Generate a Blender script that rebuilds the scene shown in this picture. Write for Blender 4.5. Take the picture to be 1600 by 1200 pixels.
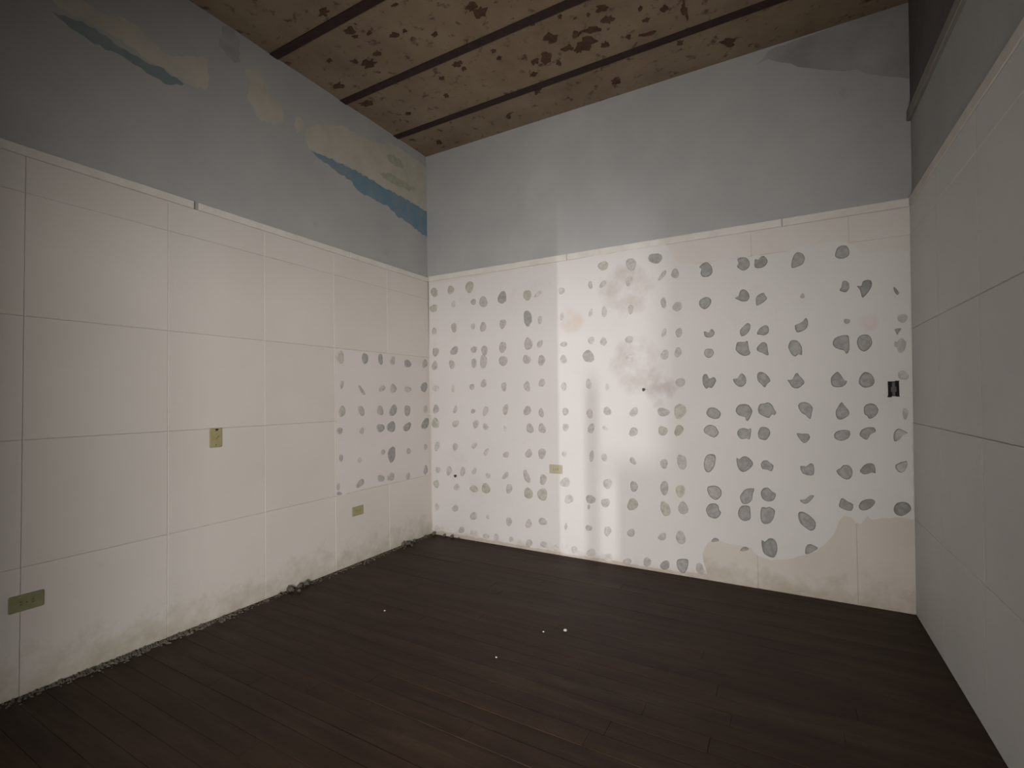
import bpy, bmesh, math, random
from mathutils import Matrix, Vector, noise

for o in list(bpy.data.objects):
    bpy.data.objects.remove(o)
sc = bpy.context.scene
C = sc.collection

# ------------------------------------------------------------------ camera
cam_d = bpy.data.cameras.new('camera')
cam_d.sensor_width = 36.0
cam_d.lens = 36.0 * 753.6 / 1600.0
cam_d.clip_start = 0.02
cam = bpy.data.objects.new('camera', cam_d)
C.objects.link(cam)
YAW, PITCH, ROLL = 0.5132, 0.0255, -0.0084
fw = Vector((-math.sin(YAW)*math.cos(PITCH), math.cos(YAW)*math.cos(PITCH), math.sin(PITCH)))
r0 = Vector((math.cos(YAW), math.sin(YAW), 0))
u0 = r0.cross(fw)
rt = math.cos(ROLL)*r0 + math.sin(ROLL)*u0
up = -math.sin(ROLL)*r0 + math.cos(ROLL)*u0
M = Matrix((rt, up, -fw)).transposed().to_4x4()
M.translation = (2.9419, 0.0, 1.2902)
cam.matrix_world = M
sc.camera = cam

# ------------------------------------------------------------------ light
world = bpy.data.worlds.new('world')
sc.world = world
world.use_nodes = True
world.node_tree.nodes['Background'].inputs[0].default_value = (0.9, 0.95, 1.0, 1)
world.node_tree.nodes['Background'].inputs[1].default_value = 0.004

def area(name, loc, target, sx, sy, power, col, spread=180):
    d = bpy.data.lights.new(name, 'AREA')
    d.shape = 'RECTANGLE'
    d.size, d.size_y = sx, sy
    d.energy = power
    d.color = col
    d.spread = math.radians(spread)
    o = bpy.data.objects.new(name, d)
    C.objects.link(o)
    o.location = loc
    dirv = Vector(target) - Vector(loc)
    o.rotation_euler = dirv.to_track_quat('-Z', 'Y').to_euler()
    return o

# daylight of the hall that reaches the room through its open doorway behind the camera
area('hall_daylight', (4.38, -3.0, 1.33), (4.38, 0.0, 1.33), 2.96, 1.7, 820.0, (1.0, 0.955, 0.92))
# unseen small lamp added behind the boarding to throw strips on the back wall
area('strip_lamp', (3.6, -6.0, 0.9), (1.9, 3.62, 1.1), 0.028, 0.10, 21.0, (0.97, 0.97, 1.0), 60)

vs = sc.view_settings
vs.view_transform = 'Standard'
vs.look = 'None'
vs.exposure = 0.07
vs.gamma = 1.0
vs.use_curve_mapping = False

# ------------------------------------------------------------------ constants (metres)
D = 3.6187          # front of the lining on the back wall
HC = 3.622          # ceiling
YR = -0.9           # rear wall
XL, SL = 0.018, -0.0135   # left lining: x = XL + SL*z
XR, SR = 3.586, 0.0103    # right lining: x = XR + SR*z
TL = 0.014          # thickness of the lining

# glue dabs as (u, z, axis1 u, axis1 z, axis2 u, axis2 z, tone), metres on the wall
BACK_DABS = [
    (0.063,2.285,0.0478,-0.0054,-0.0002,-0.0421,9), (0.256,2.286,0.0413,-0.0048,-0.0003,-0.0393,9), (0.468,2.287,0.0485,-0.0166,-0.0163,-0.0477,9),
    (0.053,2.133,0.0447,-0.0106,-0.0090,-0.0387,9), (0.287,2.148,0.0228,-0.0023,-0.0002,-0.0335,0), (0.510,2.147,0.0282,-0.0029,-0.0002,-0.0309,4),
    (0.615,2.136,0.0416,-0.0105,-0.0111,-0.0502,4), (0.813,2.154,0.0444,-0.0048,-0.0005,-0.0579,6), (1.059,2.148,0.0381,-0.0042,-0.0005,-0.0495,9),
    (1.164,2.146,0.0398,0.0206,0.0116,-0.0165,1), (0.061,1.915,0.0277,-0.0079,-0.0120,-0.0341,4), (0.291,1.931,0.0341,-0.0026,-0.0003,-0.0446,4),
    (0.504,1.926,0.0239,-0.0019,-0.0002,-0.0308,1), (0.612,1.913,0.0359,-0.0028,-0.0004,-0.0448,4), (0.815,1.922,0.0296,-0.0078,-0.0122,-0.0471,4),
    (1.060,1.950,0.0431,0.0030,0.0119,-0.0647,6), (1.176,1.926,0.0219,-0.0054,-0.0072,-0.0341,1), (0.074,1.716,0.0374,-0.0072,-0.0106,-0.0462,4),
    (0.294,1.716,0.0383,-0.0134,-0.0198,-0.0426,5), (0.512,1.715,0.0313,-0.0087,-0.0104,-0.0309,4), (0.623,1.702,0.0379,-0.0021,-0.0004,-0.0429,4),
    (0.813,1.719,0.0416,-0.0087,-0.0099,-0.0460,4), (1.065,1.732,0.0375,-0.0070,-0.0093,-0.0550,5), (1.174,1.725,0.0225,-0.0088,-0.0144,-0.0338,3),
    (0.064,1.587,0.0357,-0.0014,-0.0002,-0.0455,4), (0.265,1.591,0.0319,-0.0013,-0.0003,-0.0464,4), (0.511,1.592,0.0324,-0.0013,-0.0003,-0.0416,4),
    (0.614,1.602,0.0422,-0.0018,-0.0005,-0.0589,4), (0.816,1.600,0.0422,-0.0018,-0.0005,-0.0488,4), (1.048,1.600,0.0381,-0.0017,-0.0004,-0.0407,4),
    (1.187,1.587,0.0368,-0.0016,-0.0005,-0.0434,4), (0.077,1.371,0.0474,-0.0007,-0.0002,-0.0284,1), (0.278,1.364,0.0182,-0.0003,-0.0002,-0.0370,0),
    (0.487,1.379,0.0282,-0.0005,-0.0002,-0.0307,2), (0.614,1.406,0.0316,-0.0006,-0.0003,-0.0392,3), (0.822,1.373,0.0321,-0.0005,-0.0004,-0.0400,3),
    (1.050,1.373,0.0342,-0.0006,-0.0004,-0.0423,3), (1.189,1.401,0.0294,-0.0006,-0.0004,-0.0366,3), (0.076,1.175,0.0379,0.0002,-0.0002,-0.0415,4),
    (0.301,1.172,0.0222,-0.0031,-0.0081,-0.0363,3), (0.499,1.159,0.0263,-0.0078,-0.0083,-0.0187,4), (0.631,1.160,0.0303,-0.0066,-0.0134,-0.0413,3),
    (0.837,1.176,0.0289,-0.0065,-0.0145,-0.0453,3), (1.049,1.167,0.0361,0.0003,-0.0004,-0.0405,4), (1.181,1.151,0.0258,0.0002,-0.0004,-0.0382,4),
    (0.071,1.042,0.0443,-0.0053,-0.0119,-0.0523,9), (0.303,1.043,0.0306,-0.0110,-0.0204,-0.0355,3), (0.528,1.044,0.0290,-0.0059,-0.0137,-0.0419,2),
    (0.630,1.022,0.0293,0.0007,-0.0003,-0.0337,3), (0.831,1.009,0.0180,0.0005,-0.0003,-0.0277,0), (1.073,1.019,0.0340,0.0009,-0.0005,-0.0437,4),
    (1.185,1.022,0.0349,0.0009,-0.0005,-0.0431,4), (0.088,0.825,0.0251,-0.0042,-0.0181,-0.0535,2), (0.297,0.830,0.0338,0.0015,-0.0002,-0.0349,3),
    (0.509,0.850,0.0233,-0.0081,-0.0176,-0.0317,2), (0.636,0.799,0.0189,-0.0065,-0.0198,-0.0362,2), (0.837,0.785,0.0299,0.0016,-0.0003,-0.0293,3),
    (1.059,0.807,0.0321,0.0016,-0.0004,-0.0386,4), (1.183,0.813,0.0403,0.0020,-0.0005,-0.0414,4), (0.097,0.604,0.0283,0.0019,-0.0002,-0.0318,2),
    (0.227,0.606,0.0287,-0.0042,-0.0164,-0.0493,3), (0.297,0.563,0.0158,0.0012,-0.0001,-0.0146,11), (0.380,0.609,0.0310,0.0021,-0.0003,-0.0399,3),
    (0.507,0.621,0.0222,-0.0052,-0.0135,-0.0312,2), (0.653,0.592,0.0250,0.0018,-0.0002,-0.0281,2), (0.831,0.605,0.0211,-0.0113,-0.0245,-0.0315,3),
    (1.038,0.614,0.0276,0.0085,0.0171,-0.0570,4), (1.191,0.599,0.0347,0.0027,-0.0005,-0.0429,4), (0.077,0.472,0.0378,0.0031,-0.0002,-0.0375,8),
    (0.312,0.462,0.0336,0.0029,-0.0002,-0.0310,1), (0.502,0.463,0.0451,0.0039,-0.0002,-0.0322,9), (0.630,0.478,0.0459,0.0039,-0.0004,-0.0475,10),
    (0.866,0.495,0.0356,0.0031,-0.0004,-0.0377,4), (1.052,0.474,0.0434,0.0039,-0.0005,-0.0486,9), (1.183,0.476,0.0511,0.0047,-0.0006,-0.0511,9),
    (0.085,0.259,0.0283,0.0030,-0.0002,-0.0355,1), (0.295,0.267,0.0360,0.0038,-0.0002,-0.0347,3), (0.496,0.220,0.0364,0.0151,0.0152,-0.0334,3),
    (0.647,0.230,0.0187,0.0021,-0.0002,-0.0210,2), (0.863,0.214,0.0331,0.0090,0.0069,-0.0344,3), (1.053,0.220,0.0302,0.0037,-0.0004,-0.0367,3),
    (1.184,0.253,0.0384,0.0046,-0.0004,-0.0345,3), (0.089,0.055,0.0376,0.0048,-0.0002,-0.0335,1), (0.363,0.079,0.0354,0.0045,-0.0002,-0.0325,3),
    (0.499,0.068,0.0429,0.0056,-0.0002,-0.0285,0), (0.630,0.060,0.0333,0.0045,-0.0002,-0.0280,1), (0.733,0.064,0.0285,0.0038,-0.0003,-0.0312,1),
    (0.882,0.067,0.0236,0.0032,-0.0002,-0.0238,1), (1.055,0.057,0.0339,0.0048,-0.0003,-0.0333,3), (1.193,0.067,0.0364,0.0052,-0.0003,-0.0262,1),
    (1.730,2.303,0.0403,-0.0057,-0.0005,-0.0393,8), (1.950,2.284,0.0440,-0.0063,-0.0007,-0.0458,4), (2.130,2.303,0.0477,-0.0071,-0.0007,-0.0432,6),
    (1.375,2.149,0.0318,-0.0037,-0.0003,-0.0279,2), (1.623,2.165,0.0216,-0.0026,-0.0004,-0.0318,3), (1.725,2.159,0.0147,-0.0139,-0.0276,-0.0281,3),
    (1.933,2.161,0.0257,-0.0126,-0.0142,-0.0357,3), (2.180,2.169,0.0139,-0.0120,-0.0253,-0.0332,3), (1.376,1.939,0.0187,-0.0063,-0.0100,-0.0324,0),
    (1.623,1.945,0.0163,-0.0043,-0.0068,-0.0338,2), (1.735,1.941,0.0208,-0.0037,-0.0047,-0.0448,3), (1.942,1.943,0.0228,-0.0022,-0.0005,-0.0350,3),
    (2.185,1.967,0.0214,-0.0022,-0.0007,-0.0412,4), (1.391,1.709,0.0315,-0.0019,-0.0003,-0.0228,2), (1.624,1.726,0.0248,-0.0016,-0.0004,-0.0332,3),
    (1.725,1.711,0.0256,-0.0107,-0.0126,-0.0316,3), (1.927,1.713,0.0305,-0.0020,-0.0004,-0.0304,3), (1.386,1.588,0.0316,-0.0014,-0.0004,-0.0358,2),
    (1.599,1.601,0.0481,-0.0023,-0.0006,-0.0491,5), (1.937,1.570,0.0364,-0.0017,-0.0005,-0.0364,0), (2.187,1.585,0.0298,-0.0015,-0.0006,-0.0381,3),
    (1.387,1.367,0.0263,-0.0005,-0.0004,-0.0341,2), (1.599,1.382,0.0249,-0.0005,-0.0006,-0.0427,3), (1.749,1.355,0.0160,-0.0003,-0.0004,-0.0279,1),
    (2.030,1.332,0.0133,-0.0002,-0.0002,-0.0119,11), (1.398,1.163,0.0257,-0.0040,-0.0071,-0.0351,2), (1.604,1.149,0.0298,0.0003,-0.0005,-0.0378,3),
    (1.747,1.169,0.0313,-0.0108,-0.0125,-0.0321,3), (1.955,1.164,0.0271,-0.0124,-0.0172,-0.0357,3), (2.170,1.166,0.0426,0.0004,-0.0005,-0.0336,5),
    (1.397,1.037,0.0262,0.0006,-0.0004,-0.0355,2), (1.615,1.032,0.0243,-0.0035,-0.0086,-0.0436,4), (1.726,1.038,0.0220,-0.0118,-0.0082,-0.0136,1),
    (1.949,1.014,0.0362,0.0010,-0.0005,-0.0331,4), (2.165,1.029,0.0327,0.0009,-0.0006,-0.0394,10), (1.384,0.820,0.0210,0.0011,-0.0003,-0.0274,0),
    (1.615,0.816,0.0194,-0.0022,-0.0089,-0.0453,3), (1.719,0.812,0.0272,0.0015,-0.0004,-0.0294,3), (1.941,0.797,0.0185,0.0115,0.0147,-0.0251,4),
    (2.169,0.790,0.0312,0.0019,-0.0005,-0.0335,4), (1.388,0.591,0.0435,0.0035,-0.0005,-0.0402,2), (1.742,0.610,0.0350,0.0028,-0.0006,-0.0431,2),
    (1.947,0.606,0.0286,0.0024,-0.0007,-0.0464,5), (2.169,0.613,0.0326,0.0028,-0.0008,-0.0493,4), (1.418,0.459,0.0431,0.0042,-0.0005,-0.0368,2),
    (1.601,0.477,0.0395,0.0038,-0.0005,-0.0375,5), (1.587,0.416,0.0133,0.0014,-0.0002,-0.0188,4), (1.724,0.461,0.0351,0.0035,-0.0006,-0.0400,3),
    (1.933,0.470,0.0437,0.0045,-0.0007,-0.0449,10), (2.173,0.463,0.0335,0.0096,0.0091,-0.0573,9), (1.391,0.239,0.0139,0.0017,-0.0004,-0.0304,2),
    (1.584,0.250,0.0281,0.0035,-0.0003,-0.0250,4), (1.737,0.245,0.0333,0.0043,-0.0005,-0.0368,3), (1.920,0.257,0.0287,0.0038,-0.0005,-0.0329,4),
    (2.149,0.258,0.0243,-0.0083,-0.0137,-0.0307,3), (1.461,0.064,0.0273,0.0040,-0.0003,-0.0269,1), (1.602,0.060,0.0361,0.0054,-0.0005,-0.0342,3),
    (1.737,0.044,0.0333,0.0052,-0.0005,-0.0336,2), (1.887,0.037,0.0320,0.0051,-0.0004,-0.0270,4), (2.037,0.058,0.0260,-0.0053,-0.0126,-0.0351,4),
    (2.166,0.055,0.0325,0.0053,-0.0006,-0.0360,6), (1.304,0.054,0.0213,0.0031,-0.0003,-0.0291,0), (2.271,2.171,0.0260,-0.0134,-0.0130,-0.0340,4),
    (2.281,1.928,0.0332,-0.0033,-0.0006,-0.0378,3), (2.185,1.746,0.0164,-0.0057,-0.0086,-0.0307,3), (2.289,1.739,0.0221,-0.0016,-0.0006,-0.0376,4),
    (2.281,1.597,0.0263,-0.0014,-0.0006,-0.0362,2), (2.294,1.380,0.0330,-0.0007,-0.0006,-0.0374,3), (2.288,1.173,0.0466,0.0004,-0.0009,-0.0532,8),
    (2.277,1.035,0.0296,-0.0104,-0.0134,-0.0369,10), (2.295,0.809,0.0312,0.0064,0.0074,-0.0617,4), (2.281,0.603,0.0370,0.0033,-0.0007,-0.0428,8),
    (2.298,0.482,0.0324,0.0190,0.0189,-0.0416,4), (2.278,0.269,0.0342,0.0046,-0.0008,-0.0484,4), (2.404,0.069,0.0274,0.0096,0.0062,-0.0400,4),
    (3.058,1.920,0.0121,-0.0013,-0.0003,-0.0171,4), (3.290,1.738,0.0157,-0.0013,-0.0004,-0.0178,5), (3.563,1.733,0.0235,-0.0020,-0.0007,-0.0300,3),
    (3.553,1.573,0.0246,-0.0015,-0.0010,-0.0418,3), (3.529,1.579,0.0103,-0.0006,-0.0004,-0.0184,4), (3.558,1.395,0.0265,-0.0008,-0.0007,-0.0286,3),
    (3.563,1.169,0.0153,0.0002,-0.0007,-0.0324,3)]
LEFT_DABS = [
    (2.557,1.600,0.0404,0.0027,-0.0005,-0.0490,8), (2.807,1.607,0.0323,0.0021,-0.0007,-0.0486,6), (2.980,1.611,0.0302,0.0019,-0.0007,-0.0471,6),
    (3.122,1.606,0.0332,-0.0043,-0.0139,-0.0359,4), (3.316,1.592,0.0455,0.0025,-0.0007,-0.0379,6), (3.554,1.606,0.0381,0.0021,-0.0009,-0.0397,9),
    (2.570,1.389,0.0170,-0.0021,-0.0070,-0.0302,4), (2.769,1.348,0.0165,0.0073,0.0311,-0.0416,4), (2.995,1.366,0.0177,-0.0153,-0.0391,-0.0240,4),
    (3.128,1.367,0.0364,-0.0042,-0.0113,-0.0426,4), (3.311,1.362,0.0426,0.0004,-0.0006,-0.0287,3), (3.538,1.383,0.0464,-0.0021,-0.0082,-0.0524,6),
    (2.571,1.185,0.0297,-0.0073,-0.0158,-0.0449,9), (2.763,1.185,0.0337,0.0083,0.0174,-0.0381,4), (2.969,1.182,0.0415,-0.0012,-0.0006,-0.0416,4),
    (3.125,1.177,0.0461,-0.0071,-0.0131,-0.0487,6), (3.302,1.172,0.0478,-0.0014,-0.0009,-0.0464,5), (3.551,1.176,0.0292,-0.0008,-0.0009,-0.0413,8),
    (2.547,1.040,0.0266,-0.0018,-0.0003,-0.0302,4), (2.765,1.026,0.0252,-0.0017,-0.0004,-0.0286,3), (2.971,1.035,0.0439,-0.0027,-0.0006,-0.0399,6),
    (3.098,1.038,0.0512,-0.0030,-0.0009,-0.0512,6), (3.299,1.026,0.0386,-0.0175,-0.0346,-0.0378,6), (3.548,1.041,0.0478,-0.0109,-0.0236,-0.0527,7),
    (2.556,0.834,0.0190,-0.0022,-0.0003,-0.0301,5), (2.737,0.797,0.0248,-0.0029,-0.0003,-0.0220,1), (2.995,0.833,0.0223,-0.0067,-0.0099,-0.0247,4),
    (3.099,0.802,0.0503,-0.0117,-0.0169,-0.0617,7), (3.311,0.808,0.0280,-0.0080,-0.0114,-0.0263,3), (3.543,0.825,0.0261,-0.0025,-0.0007,-0.0316,3),
    (2.527,0.622,0.0168,-0.0028,-0.0003,-0.0268,4), (2.538,0.569,0.0226,-0.0040,-0.0002,-0.0149,5), (2.743,0.611,0.0252,-0.0203,-0.0345,-0.0255,5),
    (2.969,0.618,0.0335,-0.0192,-0.0219,-0.0237,5), (3.086,0.613,0.0419,-0.0142,-0.0142,-0.0338,4), (3.301,0.588,0.0262,-0.0054,-0.0050,-0.0328,3),
    (3.544,0.609,0.0319,-0.0044,-0.0010,-0.0445,5)]
# larger ragged dabs, outlines in metres on the back wall
RAGGED_DABS = [
    (6, [(2.435, 2.195), (2.460, 2.217), (2.489, 2.222), (2.517, 2.189), (2.523, 2.149), (2.508, 2.126), (2.482, 2.118), (2.453, 2.127), (2.443, 2.154), (2.451, 2.181)]),
    (6, [(2.681, 2.213), (2.699, 2.224), (2.733, 2.220), (2.754, 2.194), (2.757, 2.161), (2.741, 2.139), (2.717, 2.131), (2.692, 2.148), (2.678, 2.167), (2.690, 2.187)]),
    (7, [(2.786, 2.179), (2.791, 2.200), (2.810, 2.194), (2.825, 2.211), (2.844, 2.213), (2.864, 2.183), (2.859, 2.157), (2.838, 2.139), (2.809, 2.135), (2.787, 2.146)]),
    (6, [(2.434, 1.956), (2.453, 1.971), (2.479, 1.978), (2.505, 1.965), (2.511, 1.939), (2.497, 1.910), (2.467, 1.891), (2.441, 1.909), (2.431, 1.930)]),
    (7, [(2.661, 1.951), (2.684, 1.960), (2.694, 1.994), (2.714, 2.005), (2.738, 1.989), (2.752, 1.955), (2.742, 1.926), (2.713, 1.920), (2.688, 1.932)]),
    (6, [(2.791, 1.940), (2.810, 1.959), (2.837, 1.967), (2.848, 1.944), (2.857, 1.927), (2.838, 1.905), (2.804, 1.887), (2.792, 1.888), (2.790, 1.915)]),
    (6, [(2.459, 1.735), (2.480, 1.730), (2.491, 1.721), (2.502, 1.746), (2.517, 1.745), (2.530, 1.721), (2.516, 1.697), (2.490, 1.690), (2.464, 1.701)]),
    (6, [(2.689, 1.726), (2.709, 1.749), (2.734, 1.772), (2.754, 1.759), (2.748, 1.722), (2.728, 1.696), (2.701, 1.684), (2.691, 1.699)]),
    (6, [(2.791, 1.694), (2.803, 1.723), (2.825, 1.743), (2.849, 1.749), (2.863, 1.729), (2.860, 1.697), (2.833, 1.681), (2.810, 1.688)]),
    (5, [(2.457, 1.585), (2.468, 1.610), (2.489, 1.612), (2.510, 1.608), (2.522, 1.582), (2.509, 1.557), (2.488, 1.547), (2.467, 1.559)]),
    (6, [(2.662, 1.613), (2.670, 1.645), (2.703, 1.646), (2.720, 1.645), (2.735, 1.652), (2.741, 1.598), (2.750, 1.573), (2.742, 1.557), (2.711, 1.550), (2.681, 1.568), (2.660, 1.594)]),
    (6, [(2.787, 1.595), (2.804, 1.621), (2.826, 1.638), (2.849, 1.624), (2.855, 1.575), (2.859, 1.551), (2.845, 1.549), (2.822, 1.566), (2.798, 1.576)]),
    (7, [(2.443, 1.405), (2.454, 1.433), (2.475, 1.432), (2.488, 1.401), (2.517, 1.412), (2.533, 1.386), (2.505, 1.336), (2.484, 1.342), (2.468, 1.331), (2.448, 1.360)]),
    (6, [(2.641, 1.397), (2.666, 1.399), (2.684, 1.426), (2.701, 1.431), (2.720, 1.403), (2.719, 1.366), (2.697, 1.342), (2.670, 1.345), (2.646, 1.373)]),
    (6, [(2.788, 1.423), (2.805, 1.439), (2.833, 1.430), (2.856, 1.403), (2.865, 1.376), (2.846, 1.358), (2.831, 1.334), (2.811, 1.358), (2.792, 1.380)]),
    (6, [(2.468, 1.174), (2.482, 1.197), (2.518, 1.200), (2.546, 1.181), (2.559, 1.159), (2.548, 1.128), (2.517, 1.120), (2.480, 1.135), (2.465, 1.158)]),
    (6, [(2.652, 1.176), (2.667, 1.214), (2.700, 1.225), (2.734, 1.217), (2.755, 1.177), (2.742, 1.139), (2.727, 1.112), (2.715, 1.114), (2.708, 1.138), (2.674, 1.146)]),
    (6, [(2.788, 1.193), (2.801, 1.225), (2.829, 1.228), (2.848, 1.236), (2.871, 1.220), (2.885, 1.188), (2.896, 1.170), (2.884, 1.151), (2.868, 1.156), (2.853, 1.132), (2.823, 1.143), (2.795, 1.161)]),
    (5, [(2.445, 1.045), (2.464, 1.071), (2.490, 1.080), (2.521, 1.069), (2.538, 1.042), (2.543, 1.020), (2.514, 0.991), (2.478, 1.007), (2.452, 1.023)]),
    (6, [(2.659, 1.029), (2.672, 1.054), (2.701, 1.063), (2.726, 1.055), (2.745, 1.061), (2.742, 1.021), (2.734, 0.986), (2.715, 0.993), (2.685, 0.986), (2.666, 1.005)]),
    (6, [(2.788, 1.043), (2.800, 1.068), (2.822, 1.074), (2.850, 1.061), (2.858, 1.030), (2.839, 0.992), (2.820, 0.986), (2.792, 0.996), (2.785, 1.022)]),
    (5, [(2.443, 0.815), (2.455, 0.855), (2.481, 0.876), (2.517, 0.870), (2.519, 0.831), (2.508, 0.786), (2.484, 0.754), (2.463, 0.747), (2.445, 0.771)]),
    (6, [(2.651, 0.860), (2.668, 0.850), (2.688, 0.868), (2.713, 0.872), (2.741, 0.849), (2.753, 0.820), (2.725, 0.784), (2.691, 0.765), (2.667, 0.780), (2.655, 0.812)]),
    (6, [(2.798, 0.826), (2.813, 0.848), (2.836, 0.852), (2.855, 0.835), (2.873, 0.820), (2.861, 0.782), (2.835, 0.791), (2.807, 0.795)]),
    (5, [(2.461, 0.638), (2.477, 0.653), (2.514, 0.659), (2.544, 0.645), (2.555, 0.613), (2.543, 0.579), (2.512, 0.560), (2.481, 0.579), (2.466, 0.605)]),
    (6, [(2.668, 0.597), (2.684, 0.630), (2.708, 0.654), (2.757, 0.661), (2.747, 0.625), (2.741, 0.582), (2.716, 0.556), (2.687, 0.550), (2.673, 0.570)]),
    (6, [(2.794, 0.635), (2.809, 0.665), (2.837, 0.673), (2.860, 0.651), (2.883, 0.635), (2.873, 0.600), (2.854, 0.585), (2.826, 0.583), (2.803, 0.599)]),
    (6, [(2.451, 0.493), (2.470, 0.525), (2.506, 0.537), (2.532, 0.523), (2.536, 0.496), (2.549, 0.476), (2.530, 0.443), (2.504, 0.431), (2.468, 0.442), (2.453, 0.471)]),
    (6, [(2.654, 0.487), (2.667, 0.526), (2.692, 0.542), (2.726, 0.538), (2.730, 0.506), (2.731, 0.459), (2.714, 0.443), (2.685, 0.437), (2.661, 0.456)]),
    (6, [(2.797, 0.540), (2.826, 0.540), (2.844, 0.548), (2.872, 0.532), (2.874, 0.506), (2.861, 0.463), (2.842, 0.440), (2.814, 0.431), (2.795, 0.445), (2.789, 0.486)]),
    (6, [(2.481, 0.269), (2.497, 0.296), (2.522, 0.297), (2.532, 0.282), (2.507, 0.272)]),
    (6, [(2.662, 0.235), (2.682, 0.260), (2.706, 0.263), (2.715, 0.249), (2.686, 0.235)]),
    (7, [(2.793, 0.323), (2.812, 0.315), (2.836, 0.340), (2.863, 0.341), (2.881, 0.315), (2.884, 0.268), (2.866, 0.221), (2.838, 0.220), (2.806, 0.236), (2.795, 0.276)]),
    (6, [(2.251, 0.106), (2.276, 0.119), (2.309, 0.124), (2.327, 0.118), (2.324, 0.073), (2.307, 0.031), (2.285, 0.018), (2.258, 0.039), (2.247, 0.072)]),
    (6, [(3.000, 2.116), (3.003, 2.154), (3.016, 2.192), (3.036, 2.209), (3.066, 2.193), (3.076, 2.160), (3.064, 2.128), (3.035, 2.115), (3.012, 2.109)]),
    (6, [(3.238, 2.161), (3.250, 2.201), (3.273, 2.214), (3.300, 2.207), (3.313, 2.174), (3.308, 2.145), (3.285, 2.132), (3.262, 2.132), (3.244, 2.143)]),
    (6, [(3.256, 1.937), (3.268, 1.955), (3.273, 1.987), (3.291, 1.990), (3.306, 1.972), (3.306, 1.939), (3.290, 1.919), (3.272, 1.924)]),
    (7, [(3.344, 1.951), (3.368, 1.948), (3.375, 1.974), (3.397, 1.983), (3.417, 1.975), (3.421, 1.947), (3.405, 1.911), (3.373, 1.874), (3.365, 1.905), (3.357, 1.933)]),
    (7, [(3.524, 1.924), (3.536, 1.912), (3.550, 1.884), (3.540, 1.875), (3.528, 1.897)]),
    (6, [(3.012, 1.733), (3.032, 1.743), (3.057, 1.758), (3.074, 1.779), (3.085, 1.755), (3.080, 1.716), (3.055, 1.695), (3.021, 1.689)]),
    (7, [(3.525, 1.671), (3.556, 1.674), (3.547, 1.656), (3.536, 1.636), (3.528, 1.655)]),
    (6, [(2.972, 1.601), (2.985, 1.635), (3.010, 1.639), (3.030, 1.627), (3.048, 1.591), (3.047, 1.540), (3.028, 1.547), (3.010, 1.531), (2.989, 1.549), (2.977, 1.578)]),
    (6, [(3.214, 1.604), (3.224, 1.634), (3.257, 1.651), (3.293, 1.651), (3.299, 1.626), (3.300, 1.560), (3.283, 1.534), (3.273, 1.556), (3.246, 1.566), (3.223, 1.581)]),
    (6, [(3.339, 1.613), (3.350, 1.639), (3.377, 1.651), (3.403, 1.638), (3.415, 1.597), (3.397, 1.560), (3.372, 1.545), (3.349, 1.563), (3.340, 1.591)]),
    (6, [(2.963, 1.383), (2.990, 1.383), (3.006, 1.417), (3.021, 1.425), (3.032, 1.405), (3.058, 1.370), (3.048, 1.347), (3.019, 1.325), (2.989, 1.334), (2.975, 1.360)]),
    (6, [(3.201, 1.389), (3.215, 1.410), (3.234, 1.426), (3.251, 1.409), (3.269, 1.373), (3.284, 1.367), (3.273, 1.343), (3.250, 1.330), (3.213, 1.333), (3.200, 1.356)]),
    (6, [(3.342, 1.363), (3.354, 1.401), (3.376, 1.421), (3.406, 1.405), (3.421, 1.367), (3.409, 1.335), (3.372, 1.324), (3.348, 1.342)]),
    (6, [(3.019, 1.215), (3.041, 1.237), (3.075, 1.232), (3.100, 1.201), (3.093, 1.167), (3.085, 1.128), (3.059, 1.155), (3.035, 1.172)]),
    (6, [(3.221, 1.179), (3.233, 1.207), (3.252, 1.237), (3.265, 1.218), (3.285, 1.191), (3.291, 1.164), (3.273, 1.142), (3.241, 1.127), (3.223, 1.146)]),
    (6, [(3.365, 1.207), (3.385, 1.226), (3.415, 1.226), (3.436, 1.192), (3.422, 1.154), (3.392, 1.135), (3.379, 1.154), (3.366, 1.164)]),
    (6, [(3.008, 1.036), (3.037, 1.034), (3.071, 1.035), (3.081, 1.010), (3.065, 0.984), (3.045, 0.975), (3.022, 1.002)]),
    (6, [(3.209, 1.031), (3.221, 1.053), (3.258, 1.065), (3.291, 1.058), (3.288, 1.023), (3.270, 1.006), (3.243, 0.996), (3.215, 1.009)]),
    (6, [(3.339, 1.040), (3.351, 1.068), (3.382, 1.084), (3.412, 1.083), (3.420, 1.059), (3.394, 1.042), (3.385, 1.021), (3.372, 1.007), (3.346, 1.025)]),
    (3, [(3.506, 1.051), (3.526, 1.080), (3.546, 1.073), (3.572, 1.055), (3.549, 1.042), (3.532, 1.015), (3.507, 1.004)]),
    (6, [(3.023, 0.827), (3.056, 0.826), (3.078, 0.847), (3.097, 0.838), (3.099, 0.787), (3.082, 0.770), (3.036, 0.780)]),
    (6, [(3.215, 0.808), (3.239, 0.828), (3.255, 0.848), (3.286, 0.844), (3.300, 0.808), (3.289, 0.770), (3.266, 0.759), (3.238, 0.775)]),
    (7, [(3.336, 0.819), (3.357, 0.852), (3.382, 0.867), (3.409, 0.858), (3.413, 0.809), (3.396, 0.811), (3.361, 0.797), (3.343, 0.805)]),
    (3, [(3.509, 0.864), (3.562, 0.891), (3.561, 0.850), (3.541, 0.821), (3.518, 0.829)]),
    (6, [(3.018, 0.610), (3.046, 0.616), (3.074, 0.644), (3.096, 0.643), (3.073, 0.606), (3.048, 0.587), (3.026, 0.595)]),
    (6, [(3.226, 0.602), (3.240, 0.644), (3.271, 0.625), (3.299, 0.609), (3.290, 0.571), (3.259, 0.571), (3.228, 0.587)]),
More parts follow.
